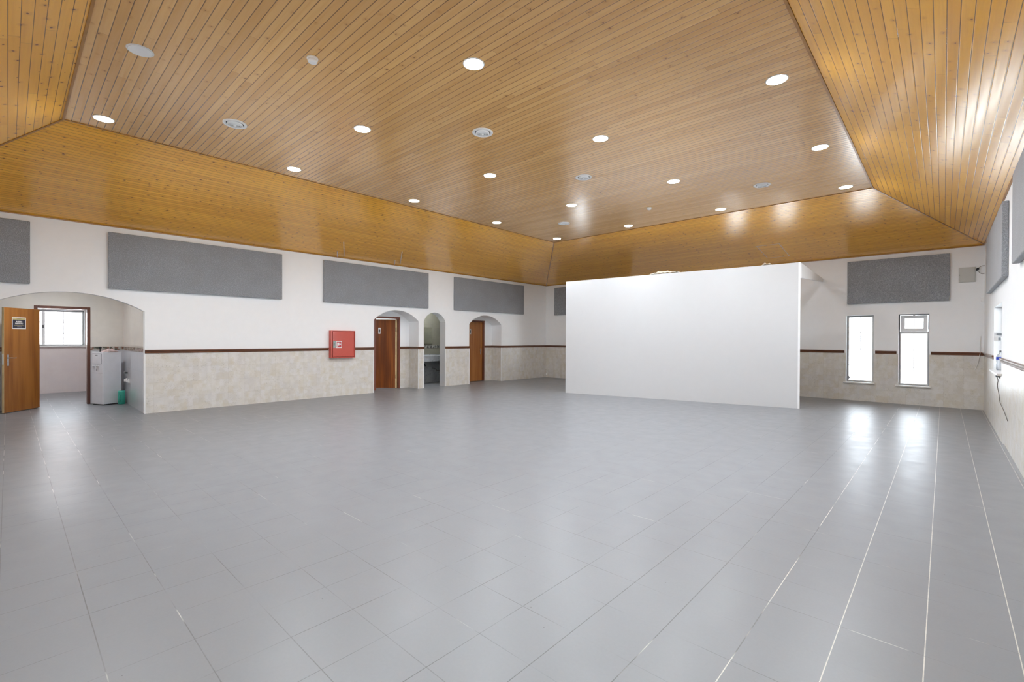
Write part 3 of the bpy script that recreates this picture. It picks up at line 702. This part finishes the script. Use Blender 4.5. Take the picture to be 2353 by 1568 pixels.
# door_3: closed brown door in the far niche
d3 = bpy.data.objects.new('door_3', None); COL.objects.link(d3); struct(d3, 'closed warm brown toilet door in the fourth arch')
frame_set(d3, XN, 10.56, 11.42, 2.12, 'frame_wood')
MB('door_wood_warm').box((XN - .09, 10.615, 0.012), (XN - .052, 11.365, 2.065)).build('door_leaf', d3, bevel=.002)
m3 = face_frame((XN - .0515, 11.29, 1.04), (0, 1, 0)); lever('door_handle', d3, m3, flip=-1)
part(plate(d3, face_frame((XN - .0515, 10.80, 1.73), (0, 1, 0)), True), 'small pale toilet plate with a dark figure')
MB('chrome').lathe([(.018, 0), (.018, .03), (.012, .045)], 16, M=Matrix.Translation((XN + .03, 11.33, 0))).build('door_stop', d3)

# ------------------------------------------------------------------ acoustic panels
def panel(axis, val, sgn, h0, h1, z0, z1, label, th=0.068):
    w, hgt = (h1 - h0), (z1 - z0)
    o = MB('felt').box((0, 0, 0), (w, th, hgt)).build('acoustic_panel', bevel=.012, seg=3)
    g = 'grey felt acoustic panels'
    if axis == 'x' and sgn > 0: o.location = (val + th + .001, h0, z0); o.rotation_euler = (0, 0, PI / 2)
    elif axis == 'x': o.location = (val - th - .001, h1, z0); o.rotation_euler = (0, 0, -PI / 2)
    else: o.location = (h1, val - .001, z0); o.rotation_euler = (0, 0, PI)
    return tag(o, label, 'acoustic panel', g)
PZ0, PZ1 = 2.392, 3.443
panel('x', XL, 1, -0.95, 0.254, PZ0, PZ1, 'grey felt acoustic panel above the left end of the wide arch')
panel('x', XL, 1, 1.261, 4.350, PZ0, PZ1, 'long grey felt acoustic panel right of the wide arch, biggest in view')
panel('x', XL, 1, 5.352, 8.568, PZ0, PZ1, 'grey felt acoustic panel above the red hose cabinet and open toilet door')
panel('x', XL, 1, 9.588, 12.90, PZ0, PZ1, 'grey felt acoustic panel above the arch with the closed door')
panel('y', YB, 1, -10.96, -7.80, PZ0, PZ1, 'grey felt acoustic panel partly hidden behind the white partition')
panel('y', YB, 1, -1.778, 0.085, PZ0, PZ1, 'grey felt acoustic panel above the two narrow back windows')
panel('x', XR, -1, 9.18, 12.35, 2.372, 3.40, 'grey felt acoustic panel on the right wall, dark end facing the viewer')
panel('x', XR, -1, 4.70, 7.86, 2.385, 3.42, 'grey felt acoustic panel cut by the right edge, nearest on that wall')

# ------------------------------------------------------------------ ceiling lamps, vents, detectors
def make_lamp(lit=True):
    root = thing('ceiling_downlight', '', 'ceiling light')
    MB('white_enamel').lathe([(0.106, 0.0), (0.106, -0.004), (0.098, -0.0065), (0.094, -0.0065), (0.094, -0.002)], 40, cap=False).build('trim_ring', root)
    MB('lamp_light' if lit else 'white_plastic').lathe([(0.0945, -0.0045), (0.0945, -0.005)] if lit else [(0.0945, -0.004), (0.09, -0.0105)], 40).build('diffuser', root)
    return root
LX0, LDX, LY0, LDY = -7.6319, 2.1152, 0.8021, 2.3004
rows = ['in the row along the left slope', 'in the second row from the left', 'in the third row from the left', 'in the row along the right slope']
frm = {4: 'lit round downlight nearest the back wall %s', 3: 'lit round downlight second from the back wall %s', 2: 'lit round downlight third from the back wall %s',
       1: 'lit round downlight fourth from the back wall %s', 0: 'lit round downlight nearest the viewer %s'}
SPOT = {(0, 0): (-7.713, .840)}
proto = make_lamp(); first = True
for i in range(4):
    for j in range(5):
        if (i, j) == (1, 0): continue
        o = proto if first else copy_tree(proto); first = False
        o.location = (LX0 + i * LDX, LY0 + j * LDY, ZC)
        o['label'] = frm[j] % rows[i]; o['category'] = 'ceiling light'; o['group'] = 'lit round ceiling downlights'
off = make_lamp(False); off.location = (-5.56, 0.845, ZC)
off['label'] = 'unlit round white downlight near the top left of the ceiling'; off['group'] = 'round ceiling downlights, unlit'

def make_vent():
    root = thing('ceiling_vent', '', 'ceiling vent')
    MB('white_plastic').lathe([(0.135, 0), (0.134, -0.010), (0.122, -0.016), (0.100, -0.010), (0.096, 0.0)], 44, cap=False).build('outer_ring', root)
    MB('dark_gap').lathe([(0.097, -0.0010), (0.097, -0.0015)], 40).build('duct', root)
    for r in (0.082, 0.062, 0.042):
        MB('white_plastic').lathe([(r + .004, -0.003), (r + .006, -0.018), (r - .010, -0.028), (r - .012, -0.024), (r - .002, -0.014), (r, -.003)], 40, cap=False).build('cone_ring', root)
    MB('white_plastic').lathe([(0.020, -0.003), (0.022, -0.024), (0.012, -0.034), (0.0005, -0.036)], 24, cap=False).build('centre_cone', root)
    return root
V = [((-6.568, 1.942), 'round white vent between the near lamps at upper left'), ((-4.437, 4.209), 'round white vent in the middle of the ceiling, largest in view after the left one'),
     ((-4.415, 6.503), 'round white vent beyond the central one, between lit lamps'), ((-6.507, 8.791), 'small round vent farthest back, near the left rear ceiling corner'),
     ((-2.339, 8.904), 'round white vent towards the right rear of the ceiling')]
V[1] = (V[1][0], 'round white vent in the middle of the ceiling, right of the centre lamp')
pv = make_vent()
for i, (xy, lb) in enumerate(V):
    o = pv if i == 0 else copy_tree(pv)
    o.location = (*xy, ZC); o['label'] = lb; o['group'] = 'round ceiling vents'

def make_detector():
    root = thing('smoke_detector', '', 'smoke detector')
    MB('white_plastic').lathe([(0.052, 0), (0.052, -0.014), (0.046, -0.018)], 28).build('base', root)
    MB('white_plastic').lathe([(0.042, -0.018), (0.046, -0.028), (0.038, -0.046), (0.022, -0.052), (0.0005, -0.053)], 28, cap=False).build('sensor_head', root)
    MB('grey_plastic').lathe([(0.005, -0.040), (0.004, -0.046)], 10, M=Matrix.Translation((-.028, -.012, -.004))).build('indicator', root)
    return root
pd = make_detector(); pd.location = (-4.475, 1.991, ZC); pd['label'] = 'white smoke detector near the top of the picture, left of centre'; pd['group'] = 'smoke detectors'
o = copy_tree(pd); o.location = (-4.436, 8.903, ZC); o['label'] = 'tiny white smoke detector far back on the flat ceiling'

# ------------------------------------------------------------------ red hose cabinet
hc = thing('hose_cabinet', 'red fire hose cabinet on the left wall across the dado rail', 'fire hose cabinet', (XL, 5.84, 0))
y0, y1, z0, z1, dp = -0.33, 0.325, 0.985, 1.680, 0.12
m = MB('hose_red', 'hose_red_dark'); m.box((0.001, y0, z0), (dp, y0 + .035, z1)).box((0.001, y1 - .02, z0), (dp, y1, z1)).box((0.001, y0 + .035, z1 - .02), (dp, y1 - .02, z1)).box((0.001, y0 + .035, z0), (dp, y1 - .02, z0 + .02))
m.box((0.001, y0 + .03, z0 + .02), (0.03, y1 - .02, z1 - .02), 1); m.build('case', hc, bevel=.003)
dr = MB('hose_red').box((0.04, y0 + .047, z0 + .028), (dp - .004, y1 - .028, z1 - .028)).build('door', hc, bevel=.004)
m = MB('steel_green', 'seal_grey'); m.box((dp - .004, y0 + .055, 1.245), (dp + .004, y0 + .125, 1.415)).box((dp + .004, y0 + .068, 1.30), (dp + .008, y0 + .092, 1.365), 1); m.build('lock', dr)
sg = MB('sign_white').box((dp - .004, y0 + .135, 1.24), (dp - .001, y0 + .285, 1.415)).build('safety_sign', dr)
yy = y0 + .135
MB('sign_red').box((dp - .001, yy + .014, 1.258), (dp, yy + .136, 1.395)).build('red_field', sg)
m = MB('sign_white'); m.box((dp, yy + .026, 1.30), (dp + .001, yy + .080, 1.375)).box((dp, yy + .026, 1.268), (dp + .001, yy + .050, 1.30))
m.lathe([(.020, 0), (.020, .001)], 18, M=face_frame((dp, yy + .104, 1.333), (0, 1, 0))); m.build('pictogram', sg)

# ------------------------------------------------------------------ white partition standing before the back wall
pt = thing('partition_screen', 'tall blank white partition standing in front of the back wall', 'partition', (-5.0, 11.1, 0))
FL, FR = Vector((-7.694, 10.505, 0)), Vector((-2.335, 11.695, 0)); dv = (FR - FL).normalized(); nv = Vector((-dv.y, dv.x, 0)); TH = 0.12
loc = Vector((5.0, -11.1, 0))
def hz(p, z): q = p + loc; return (q.x, q.y, z)
m = MB('partition_shaded'); HL, HR = 3.080, 3.187
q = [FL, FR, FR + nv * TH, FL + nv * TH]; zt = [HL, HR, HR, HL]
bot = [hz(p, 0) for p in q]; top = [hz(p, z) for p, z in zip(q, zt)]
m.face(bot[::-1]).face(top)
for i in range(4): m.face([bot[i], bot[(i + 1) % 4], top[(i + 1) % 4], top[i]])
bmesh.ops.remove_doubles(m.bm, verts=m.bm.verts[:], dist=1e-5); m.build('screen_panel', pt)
m = MB('white_enamel'); a0 = FR - nv * .004; b0 = FR + dv * .04 - nv * .004
q = [a0, b0, b0 + nv * (TH + .004), a0 + nv * (TH + .004)]
bot = [hz(p, 0) for p in q]; top = [hz(p, HR + .004) for p in q]
m.face(bot[::-1]).face(top)
for i in range(4): m.face([bot[i], bot[(i + 1) % 4], top[(i + 1) % 4], top[i]])
bmesh.ops.remove_doubles(m.bm, verts=m.bm.verts[:], dist=1e-5); part(m.build('end_trim', pt), 'bright white vertical edge strip')
m = MB('white_paint'); X0, X1 = -2.34 + 5.0, -2.295 + 5.0; Y0, Y1 = FR.y + TH * .9 - 11.1, YB - .002 - 11.1
q = [(X0, Y0), (X1, Y0), (X1, Y1), (X0, Y1)]; zb = [2.86, 2.86, 3.0, 3.0]; zt = [3.18, 3.18, 3.075, 3.075]
m.face([(x, y, z) for (x, y), z in zip(q, zb)][::-1]).face([(x, y, z) for (x, y), z in zip(q, zt)])
for i in range(4):
    j = (i + 1) % 4; m.face([(*q[i], zb[i]), (*q[j], zb[j]), (*q[j], zt[j]), (*q[i], zt[i])])
bmesh.ops.remove_doubles(m.bm, verts=m.bm.verts[:], dist=1e-5); part(m.build('header_board', pt), 'white board joining the partition top to the back wall')
# crumpled scraps on its top edge
def scrap(t0, t1, hmax, seed, label):
    n = 26; m = MB('scrap_pale'); base = FL + dv * 0
    Lp = (FR - FL).length; rows_ = []
    for i in range(n + 1):
        t = t0 + (t1 - t0) * i / n; p = FL + dv * t; z = HL + (HR - HL) * t / Lp
        env = max(0.0, math.sin(PI * i / n)) ** .6; row = []
        for j in range(6):
            u = j / 5; hh = hmax * env * (0.35 + 0.65 * abs(mnoise.noise(Vector((t * 9, u * 3, seed))) * 2)) * math.sin(PI * (0.12 + 0.76 * u))
            q = p + nv * (0.005 + u * (TH - .01)); row.append(m.bm.verts.new((q.x, q.y, z + 0.0005 + hh)))
        rows_.append(row)
    for a_, b_ in zip(rows_, rows_[1:]):
        for j in range(5): m.bm.faces.new([a_[j], a_[j + 1], b_[j + 1], b_[j]])
    o = m.build('plastic_scrap'); so = o.modifiers.new('thick', 'SOLIDIFY'); so.thickness = 0.003; so.offset = 1
    return tag(o, label, 'scrap', 'scraps on the partition top')
scrap(2.28, 3.02, 0.10, 2.0, 'crumpled pale scrap on the middle of the partition top edge')
scrap(4.78, 4.98, 0.06, 5.0, 'small pale scrap on the partition top near its right end')

# ------------------------------------------------------------------ ceiling hatch and rods on the slopes
kS = (ZC - ZT)
nB = Vector((0, kS / 3.9056, 1)).normalized(); nL = Vector((-kS / 3.3961, 0, 1)).normalized()
def onB(x, y): return Vector((x, y, ZT + (YB - y) / 3.9056 * kS))
def onL(x, y): return Vector((x, y, ZT + (x - XL) / 3.3961 * kS))
m = MB('rod_pale', 'pine_back'); c4 = [onB(-3.361, 12.66), onB(-2.885, 12.66), onB(-3.02, 13.67) , onB(-3.50, 13.67)]
c4 = [onB(-3.44, 12.67), onB(-2.94, 12.67), onB(-2.94, 13.67), onB(-3.44, 13.67)]
hatch = thing('ceiling_hatch', 'thin outlined access hatch in the rear wooden ceiling slope', 'hatch')
m = MB('rod_pale')
for i in range(4):
    p, q = c4[i], c4[(i + 1) % 4]; dd = (q - p).normalized(); sd = dd.cross(nB).normalized() * .006; dn = -nB * .004
    v = [p + sd, q + sd, q - sd, p - sd]; w = [x + dn for x in v]
    m.face(v).face(w)
    for a_ in range(4): m.face([v[a_], v[(a_ + 1) % 4], w[(a_ + 1) % 4], w[a_]])
m.build('hatch_edging', hatch)
m = MB('pine_back'); v = [x - nB * .0012 for x in c4]; w = [x - nB * .003 for x in c4]; m.face(v).face(w)
for a_ in range(4): m.face([v[a_], v[(a_ + 1) % 4], w[(a_ + 1) % 4], w[a_]])
m.build('hatch_lid', hatch)
for (p, q, lb) in [((-11.02, 5.53), (-11.36, 5.70), 'shorter left rod'), ((-10.37, 5.36), (-11.20, 5.80), 'longer left rod'), ((-11.03, 7.19), (-11.33, 7.375), 'shorter right rod'), ((-10.37, 6.97), (-11.20, 7.47), 'longer right rod')]:
    a_, b_ = onL(*p) - nL * .012, onL(*q) - nL * .012
    LB = {'shorter left rod': 'short pale rod on the left slope above the hose cabinet', 'longer left rod': 'long pale rod on the left slope above the hose cabinet',
          'shorter right rod': 'short pale rod on the left slope above the open toilet door', 'longer right rod': 'long pale rod on the left slope above the open toilet door'}[lb]
    tag(MB('rod_pale').tube([a_, b_], .010, 8).build('ceiling_rod'), LB, 'rod', 'pale rods on the left ceiling slope')

# ------------------------------------------------------------------ water dispenser in the alcove
wd_ = thing('water_dispenser', 'tall white water dispenser beside the alcove door frame', 'water dispenser', (-13.655, 1.49, 0), math.atan2(0.42, 0.91))
# local: +x along the front, -y is the front
bw, bd, bh = 0.185, 0.185, 1.165
MB('cabinet_white').box((-bw, -bd, .02), (bw, bd, bh)).build('body', wd_, bevel=.012, seg=3)
MB('panel_line').box((-bw + .02, -bd - .0015, .70), (bw - .02, -bd, .705)).build('panel_seam', wd_)
m = MB('panel_line', 'cabinet_white'); m.box((-bw + .03, -bd - .004, .90), (bw - .04, -bd + .001, 1.13), 0).box((-bw + .036, -bd - .006, .906), (bw - .046, -bd - .003, 1.124), 1); cp = m.build('control_panel', wd_)
MB('seal_grey').box((-.055, -bd - .008, 1.083), (.02, -bd - .006, 1.096)).build('badge', cp)
for xx, mt in ((-.075, 'white_plastic'), (.045, 'white_plastic')):
    tp = MB(mt, 'grey_plastic'); tp.box((xx - .015, -bd - .045, .855), (xx + .015, -bd, .885)).lathe([(.009, -.03), (.009, 0)], 10, 1, Matrix.Translation((xx, -bd - .035, .855))); tp.build('tap', wd_)
MB('panel_line').box((-.03, -bd - .006, .745), (-.005, -bd, .80)).build('drip_slot', wd_)
MB('black_plastic').box((-bw + .02, -bd + .02, 0), (bw - .02, bd - .02, .022)).build('plinth', wd_)
# things on top of it
kn = thing('tap_handle', 'small black knob standing on top of the water dispenser', 'knob', (-13.74, 1.385, bh))
MB('black_plastic').lathe([(.012, 0), (.008, .03), (.010, .06), (.026, .075), (.030, .095), (.020, .112), (.0005, .116)], 18, cap=False).build('knob_body', kn)
m = MB('pink_cloth'); n = 14; rws = []
for i in range(n + 1):
    row = []
    for j in range(9):
        u, v = i / n, j / 8; env = max(0.0, math.sin(PI * u) * math.sin(PI * v)) ** .5
        z = env * (0.03 + 0.05 * abs(mnoise.noise(Vector((u * 5, v * 4, 3.3)))) * 2)
        p = Vector((-13.66, 1.50, bh + .001)) + Vector((.91, .42, 0)) * (u - .15) * .22 + Vector((-.42, .91, 0)) * (v - .5) * .2
        row.append(m.bm.verts.new((p.x, p.y, p.z + z)))
    rws.append(row)
for a_, b_ in zip(rws, rws[1:]):
    for j in range(8): m.bm.faces.new([a_[j], a_[j + 1], b_[j + 1], b_[j]]).smooth = True
o = m.build('crumpled_cloth'); so = o.modifiers.new('thick', 'SOLIDIFY'); so.thickness = 0.004; so.offset = 1
tag(o, 'crumpled pinkish cloth on top of the water dispenser', 'cloth')
gb = thing('green_bottle', 'green bottle on the alcove floor right of the water dispenser', 'bottle', (-13.42, 1.715, 0))
MB('green_plastic').lathe([(.055, 0), (.065, .01), (.065, .20), (.060, .23), (.064, .26), (.058, .30)], 24).build('bottle_body', gb)
MB('green_plastic').tube(smooth_path([(.055, -.03, .07), (.11, -.05, .10), (.11, -.05, .18), (.055, -.03, .21)], 6), .009, 8).build('bottle_handle', gb)
# sockets, plug and valve on the side wall behind it
for (x, z, lb) in [(-13.42, .53, 'white wall socket low behind the water dispenser, left of two'), (-13.10, .53, 'white wall socket low on the alcove side wall, right of two')]:
    so_ = thing('wall_socket', lb, 'socket', (x, 1.80, z), 0, 'white sockets in the alcove')
    MB('white_plastic').box((-.04, -.012, -.04), (.04, .008, .04)).build('face_plate', so_, bevel=.004)
    MB('white_plastic').box((-.022, -.045, -.03), (.022, -.012, .022)).build('plug', so_, bevel=.006)
vv = thing('water_valve', 'small dark water valve with thin hose on the alcove wall', 'valve', (-13.30, 1.80, .70))
MB('black_plastic').lathe([(.018, 0), (.014, .05)], 12, M=Matrix.Rotation(PI / 2, 4, 'X')).build('valve_body', vv)
MB('chrome').tube(smooth_path([(0, -.04, 0), (-.04, -.05, .03), (-.10, -.04, -.02), (-.18, -.03, -.03)], 5), .005, 6).build('hose', vv)

# ------------------------------------------------------------------ washroom
wc = thing('washroom_counter', 'grey marble wash counter seen through the narrow arch', 'counter', (-12.8, 9.27, 0))
MB('counter_marble').box((.001, -.90, .89), (.47, .90, .92)).build('counter_top', wc)
MB('counter_marble').box((.44, -.90, .735), (.468, .90, .889)).build('apron', wc)
MB('white_enamel').lathe([(.0005, -.12), (.10, -.11), (.16, -.04), (.175, .004), (.155, .004)], 28, cap=False, M=Matrix.Translation((.22, -.35, .92))).build('basin', wc)
tp = MB('chrome'); tp.lathe([(.022, 0), (.016, .09)], 14, M=Matrix.Translation((.07, -.35, .92))).tube(smooth_path([(.07, -.35, 1.0), (.09, -.35, 1.03), (.17, -.35, 1.02), (.18, -.35, .99)], 5), .010, 8); tp.build('faucet', wc)
tr = thing('drain_trap', 'black drain trap hanging under the wash counter', 'pipe', (-12.42, 9.17, .60))
MB('black_plastic').tube(smooth_path([(0, -.06, .125), (0, -.06, .03), (0, -.03, -.02), (0, .01, .0), (0, .02, .06), (-.02, .07, .05), (-.02, .10, -.02)], 6), .020, 10).build('pipe', tr)
tag(MB('mirror').box((-12.791, 8.95, 1.30), (-12.780, 9.80, 1.86)).build('wall_mirror'), 'mirror on the washroom wall above the counter', 'mirror')
tag(MB('cable_grey').tube(smooth_path([(-12.79, 9.83, .48), (-12.785, 9.93, .46), (-12.78, 10.00, .40), (-12.785, 10.08, .38), (-12.79, 10.17, .40)], 5), .009, 6).build('water_hose'), 'thin dark hose low on the washroom wall', 'hose')

# ------------------------------------------------------------------ small things on back and right walls
eb = thing('junction_box', 'pale grey junction box cover high in the right rear corner', 'junction box', (0.362, YB, 2.94))
MB('box_grey').box((-.133, -.022, -.162), (.133, -.001, .162)).build('box_frame', eb, bevel=.004)
MB('box_grey').box((-.118, -.027, -.147), (.118, -.0225, .147)).build('cover', eb, bevel=.002)
MB('grey_plastic').box((-.128, -.030, -.012), (-.112, -.023, .012)).build('catch', eb)
pg = thing('hanging_plug', 'black plug on a thin loop of cable beside the junction box', 'plug', (0.523, YB - .03, 3.045))
MB('black_plastic').lathe([(.010, -.035), (.021, -.02), (.023, .01), (.012, .035)], 14, M=Matrix.Rotation(.5, 4, 'Y')).build('plug_body', pg)
MB('cable_grey').tube(smooth_path([(.01, .0, -.03), (.03, .0, -.075), (.065, .0, -.105), (.095, 0, -.105), (.112, 0, -.09)], 5), .004, 6).build('cable', pg)
MB('cable_grey').tube(smooth_path([(.018, .0, .03), (.045, .0, .055), (.08, .0, .07), (.112, 0, .068)], 5), .004, 6).build('cable', pg)
tag(MB('white_plastic').box((XR - .055, YB - .06, 2.34), (XR - .001, YB - .001, 2.44)).build('motion_sensor', bevel=.008), 'small white motion sensor in the right rear corner', 'sensor')
tag(MB('cable_white').tube(smooth_path([(.585, YB - .012, 1.60), (.578, YB - .012, 1.40), (.575, YB - .036, 1.25), (.565, YB - .02, 1.15), (.545, YB - .012, 1.02), (.520, YB - .012, .93), (.500, YB - .012, .86)], 5), .006, 6).build('white_cord'), 'thin white cord hanging over the rail by the corner', 'cord')
tag(MB('white_plastic').box((XL + .03, YB - .03, .08), (XL + .08, YB - .001, .16)).build('pipe_stub', bevel=.005), 'small white fitting low in the left rear corner', 'fitting')
ps = thing('wall_socket', 'grey socket with a dark plug under the right window sill', 'socket', (XR, 10.36, .965))
MB('grey_plastic').box((-.012, -.06, -.04), (-.001, .06, .04)).build('face_plate', ps, bevel=.003)
MB('seal_grey').box((-.045, -.005, -.03), (-.012, .045, .02)).build('plug', ps, bevel=.005)
tag(MB('cable_grey').tube(smooth_path([(XR - .03, 10.38, .935), (XR - .012, 10.50, .88), (XR - .010, 10.62, .78), (XR - .010, 10.36, .685), (XR - .010, 10.13, .574), (XR - .010, 9.52, .512), (XR - .010, 8.97, .44)], 7), .0045, 6).build('power_cable'), 'dark cable trailing down the right wall below the window', 'cable')
# water bottle on the sill
wb = thing('water_bottle', 'clear plastic water bottle with blue mark on the right window sill', 'bottle', (XR + .075, 11.38, 1.004))
MB('clear_plastic').lathe([(.050, 0), (.060, .008), (.061, .10), (.057, .12), (.061, .14), (.061, .215), (.050, .255), (.022, .285), (.018, .305)], 28).build('bottle_body', wb)
MB('seal_grey').lathe([(.021, .303), (.021, .325), (.018, .330)], 18).build('cap', wb)
MB('label_blue').lathe([(.0625, .175), (.0628, .205), (.0615, .222)], 28, cap=False).build('label', wb)

# ------------------------------------------------------------------ unseen fill lamps added to brighten the side rooms
def side_fill(x, y, z, lb):
    r = thing('fill_lamp', lb, 'ceiling light', (x, y, z))
    MB('white_enamel').lathe([(.15, 0), (.15, -.02), (.14, -.025)], 28, cap=False).build('rim', r)
    MB('fill_glow').lathe([(.139, -.018), (.139, -.020)], 28).build('diffuser', r)
side_fill(-13.0, 7.2, 2.598, 'added unseen fill lamp on the toilet ceiling behind the ajar door')
side_fill(-12.7, 0.6, 2.748, 'added unseen fill lamp on the ceiling of the tiled alcove')
side_fill(-15.6, 0.5, 2.748, 'added unseen fill lamp on the ceiling of the room beyond the alcove')
side_fill(-12.2, 9.3, 2.748, 'added unseen fill lamp on the washroom ceiling')

# outside: low pale building across the yard seen through the far window
ob = thing('exterior_building', 'pale low building with tiled roof outside the far window', 'building', (-27.0, 0.5, 0))
MB('outer_render').box((-3, -9, -1), (0, 9, 3.1)).build('wall', ob)
MB('outer_roof').box((-3, -9.3, 3.1), (.5, 9.3, 3.35)).build('roof', ob)
